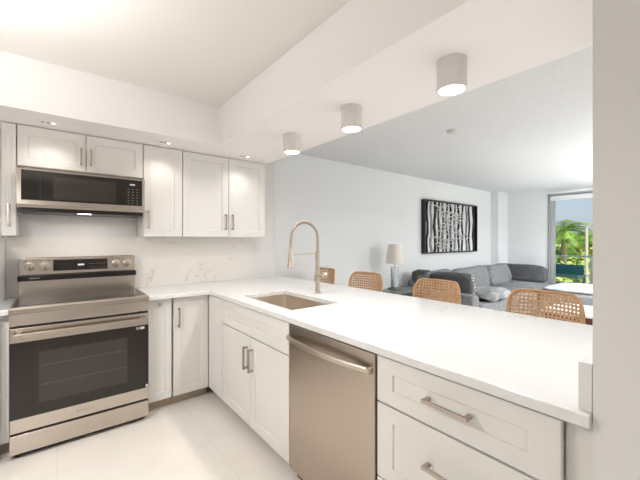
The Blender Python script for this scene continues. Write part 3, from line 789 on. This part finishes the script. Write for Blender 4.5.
t = thing('fill_lamp', 'added fill lamp with a globe, unseen beside the balcony door', 'lamp', (7.35, .95, 0))  # unseen lamp added; its light stands in for daylight through the balcony door
bm = bmesh.new(); lathe(bm, [(.001, 0), (.13, 0), (.13, .02), (.001, .025)], n=28); link('base', bm, 'nickel', t)
bm = bmesh.new(); cyl(bm, (0, 0, .02), (0, 0, 1.1), .01); link('pole', bm, 'nickel', t)
bm = bmesh.new(); bmesh.ops.create_uvsphere(bm, u_segments=24, v_segments=16, radius=.085, matrix=Matrix.Translation((0, 0, 1.2))); link('globe', bm, 'lens', t, smooth=80)
l = bpy.data.lights.new('bulb', 'POINT'); l.energy = P_FLOOR; l.color = COOL; l.shadow_soft_size = .1
o = bpy.data.objects.new('bulb', l); C.objects.link(o); o.parent = t; o.location = (-.19, .0, 1.2)

t = thing('coffee_table', 'dark wood coffee table with a white top in front of the sofa', 'table', (5.43, 1.05, 0))
part_box('tabletop', 'trim', t, -.38, .38, -.55, .55, .385, .42, .005)
part_box('apron', 'darkwood', t, -.34, .34, -.51, .51, .30, .385)
for x in (-.32, .32):
    for y in (-.49, .49): part_box('leg', 'darkwood', t, x - .02, x + .02, y - .02, y + .02, 0, .30)

# ------------------------------------------------------------ balcony and outdoors
t = thing('roller_blind', 'white roller blind rolled up along the top of the balcony door', 'blind', (8.015, .76, 2.165))
part_box('fabric', 'trim', t, -.003, .003, -1.6, 1.61, .0, .07)
part_box('bottom_bar', 'trim', t, -.008, .008, -1.6, 1.61, -.015, .0, .002)
sbox('floor.001', 'concrete', XW + .2, 9.75, -1.5, 4.0, -.2, -.02)
sbox('ceiling.003', 'trim', XW + .2, 9.75, -1.5, 4.0, 2.32, 2.5)
t = thing('balcony_railing', 'pale green metal balcony railing with glass infill', 'railing', (9.6, 0, -.02))
part_box('top_rail', 'rail', t, -.03, .03, -1.45, 3.9, .955, .995)
part_box('lower_rail', 'rail', t, -.012, .012, -1.45, 3.9, .52, .545)
for y in (-1.2, .4, 2.02, 3.6): part_box('post', 'rail', t, -.025, .025, y - .03, y + .03, 0, .955)
t = thing('balcony_armchair', 'teal wicker armchair with a pale frame on the balcony', 'chair', (8.85, 2.42, -.02), R(0))
part_box('seat', 'teal', t, -.3, .3, -.33, .33, .25, .40, .03)
part_box('backrest', 'teal', t, .22, .34, -.36, .36, .58, .80, .03)
part_box('back_rail', 'tealw', t, .20, .30, -.36, .36, .50, .58, .01)
for s in (-1, 1): part_box('arm', 'tealw', t, -.32, .3, s * .36 - .035, s * .36 + .035, .54, .59, .01)
for x in (-.28, .28):
    for y in (-.36, .36): part_box('leg', 'tealw', t, x - .025, x + .025, y - .025, y + .025, 0, .54)
sbox('ground', 'grass', 9.8, 160, -80, 140, -3.2, -3.0)
def palm(x, y, zc_, rr, lab, sd):
    rn = random.Random(sd); t = thing('palm_tree', lab, 'tree', (x, y, -3.0), 0, 'palm trees beyond the balcony'); H = zc_ + 3.0
    bm = bmesh.new(); tube(bm, [(.25 * math.sin(k * .4), 0, H * k / 8) for k in range(9)], .2, 10, radii=[.24 - .012 * k for k in range(9)]); link('trunk', bm, 'trunk', t, smooth=60)
    bm = bmesh.new(); ox = .25 * math.sin(3.2)
    for i in range(22):
        az = 2 * PI * i / 22 + rn.uniform(-.2, .2); el = rn.uniform(-.2, 1.25); L_ = rr * rn.uniform(.85, 1.15); p = Vector((ox, 0, H)); n_ = 14; e_ = el
        for k in range(n_):
            dv = Vector((math.cos(az) * math.cos(e_), math.sin(az) * math.cos(e_), math.sin(e_))); q = p + dv * L_ / n_; side = Vector((-math.sin(az), math.cos(az), 0))
            ll = L_ * .30 * math.sin(PI * (k + 1.2) / (n_ + 2)) + .05
            for sg in (-1, 1):
                for h_ in (0, .5):
                    b0 = p.lerp(q, h_); b1 = p.lerp(q, h_ + .38); tip = b0 + side * sg * ll + dv * ll * .5 + Vector((0, 0, -ll * .35))
                    bm.faces.new([bm.verts.new(b0), bm.verts.new(b1), bm.verts.new(tip)])
            p = q; e_ -= .13
    link('fronds', bm, 'leaf', t)
def ray(u, X):
    r_ = (u - 320) / 329.6; return X * (.7815 - .624 * r_) / (.624 + .7815 * r_)
palm(30, ray(563, 30), 1.9, 2.1, 'taller palm tree with an upright crown left of the pale pole', 1)
palm(34, ray(578, 34), 1.2, 2.0, 'lower palm tree with spreading fronds close beside the pale pole', 2)
palm(44, ray(588, 44), 1.4, 2.2, 'palm tree mostly hidden behind the right wall beside the pale pole', 4)
def bush(x, y, z, sx, sy, sz, m, lab, sd, n_=1500, ls=.22):
    rn = random.Random(sd); bm = bmesh.new()
    for i in range(n_):
        d_ = Vector((rn.gauss(0, 1), rn.gauss(0, 1), rn.gauss(0, 1))).normalized() * rn.uniform(.75, 1.05)
        c_ = Vector((d_.x * sx, d_.y * sy, d_.z * sz)); a_ = Vector((rn.gauss(0, 1), rn.gauss(0, 1), rn.gauss(0, 1))).normalized(); b_ = a_.orthogonal().normalized()
        q = rn.uniform(.6, 1.3) * ls
        bm.faces.new([bm.verts.new(c_ + a_ * q), bm.verts.new(c_ + b_ * q * .5), bm.verts.new(c_ - a_ * q), bm.verts.new(c_ - b_ * q * .5)])
    core = bmesh.ops.create_icosphere(bm, subdivisions=3, radius=1)['verts']
    for v in core: v.co = Vector((v.co.x * sx * .8, v.co.y * sy * .8, v.co.z * sz * .8))
    t = thing('bush', lab, 'bush', (x, y, z), 0, 'bushes beyond the balcony'); link('foliage', bm, m, t)
bush(20, ray(566, 20), -2.0, 2.2, 2.2, 2.2, 'leaf2', 'yellow-green bush filling the view under the rail behind the teal chair', 11, 2200, .2)
bush(25, ray(594, 25), -1.8, 2.0, 1.6, 2.6, 'leaf2', 'bright green bush right of the railing post', 12, 1800, .2)
bush(40, ray(556, 40), -1.2, 2.6, 2.6, 1.8, 'leaf3', 'dark green bush under the palms', 13, 1800, .35)
bush(50, ray(592, 50), -1.0, 3.4, 3.2, 2.2, 'leaf2', 'light green bush behind the pale pole', 14, 1800, .35)
bush(75, ray(556, 75), -.6, 5, 5, 2.6, 'leaf3', 'dark green bush at the far left of the balcony view', 15, 1800, .4)
t = thing('distant_house', 'peach walled house between the palms', 'house', (60, ray(571, 60), -3.0))
part_box('wall', 'stucco', t, -4, 4, -5, 5, 0, 2.6)
bm = bmesh.new(); v_ = [bm.verts.new(p) for p in ((-4.4, -5.4, 2.6), (4.4, -5.4, 2.6), (4.4, 5.4, 2.6), (-4.4, 5.4, 2.6), (0, -3, 3.7), (0, 3, 3.7))]
for q in ((0, 1, 4), (1, 2, 5, 4), (2, 3, 5), (3, 0, 4, 5), (3, 2, 1, 0)): bm.faces.new([v_[i] for i in q])
link('roof', bm, 'roof', t)
t = thing('street_lamp', 'pale pole with a slanted arm outside the balcony', 'lamp post', (14, ray(586.5, 14), -3.0))
bm = bmesh.new(); cyl(bm, (0, 0, 0), (0, 0, 4.75), .05, .045, 16); link('pole', bm, 'pole', t, smooth=60)
bm = bmesh.new(); tube(bm, [(0, 0, 4.7), (0, -.25, 5.1), (0, -.55, 5.75)], .035, 8); link('arm', bm, 'pole', t, smooth=60)
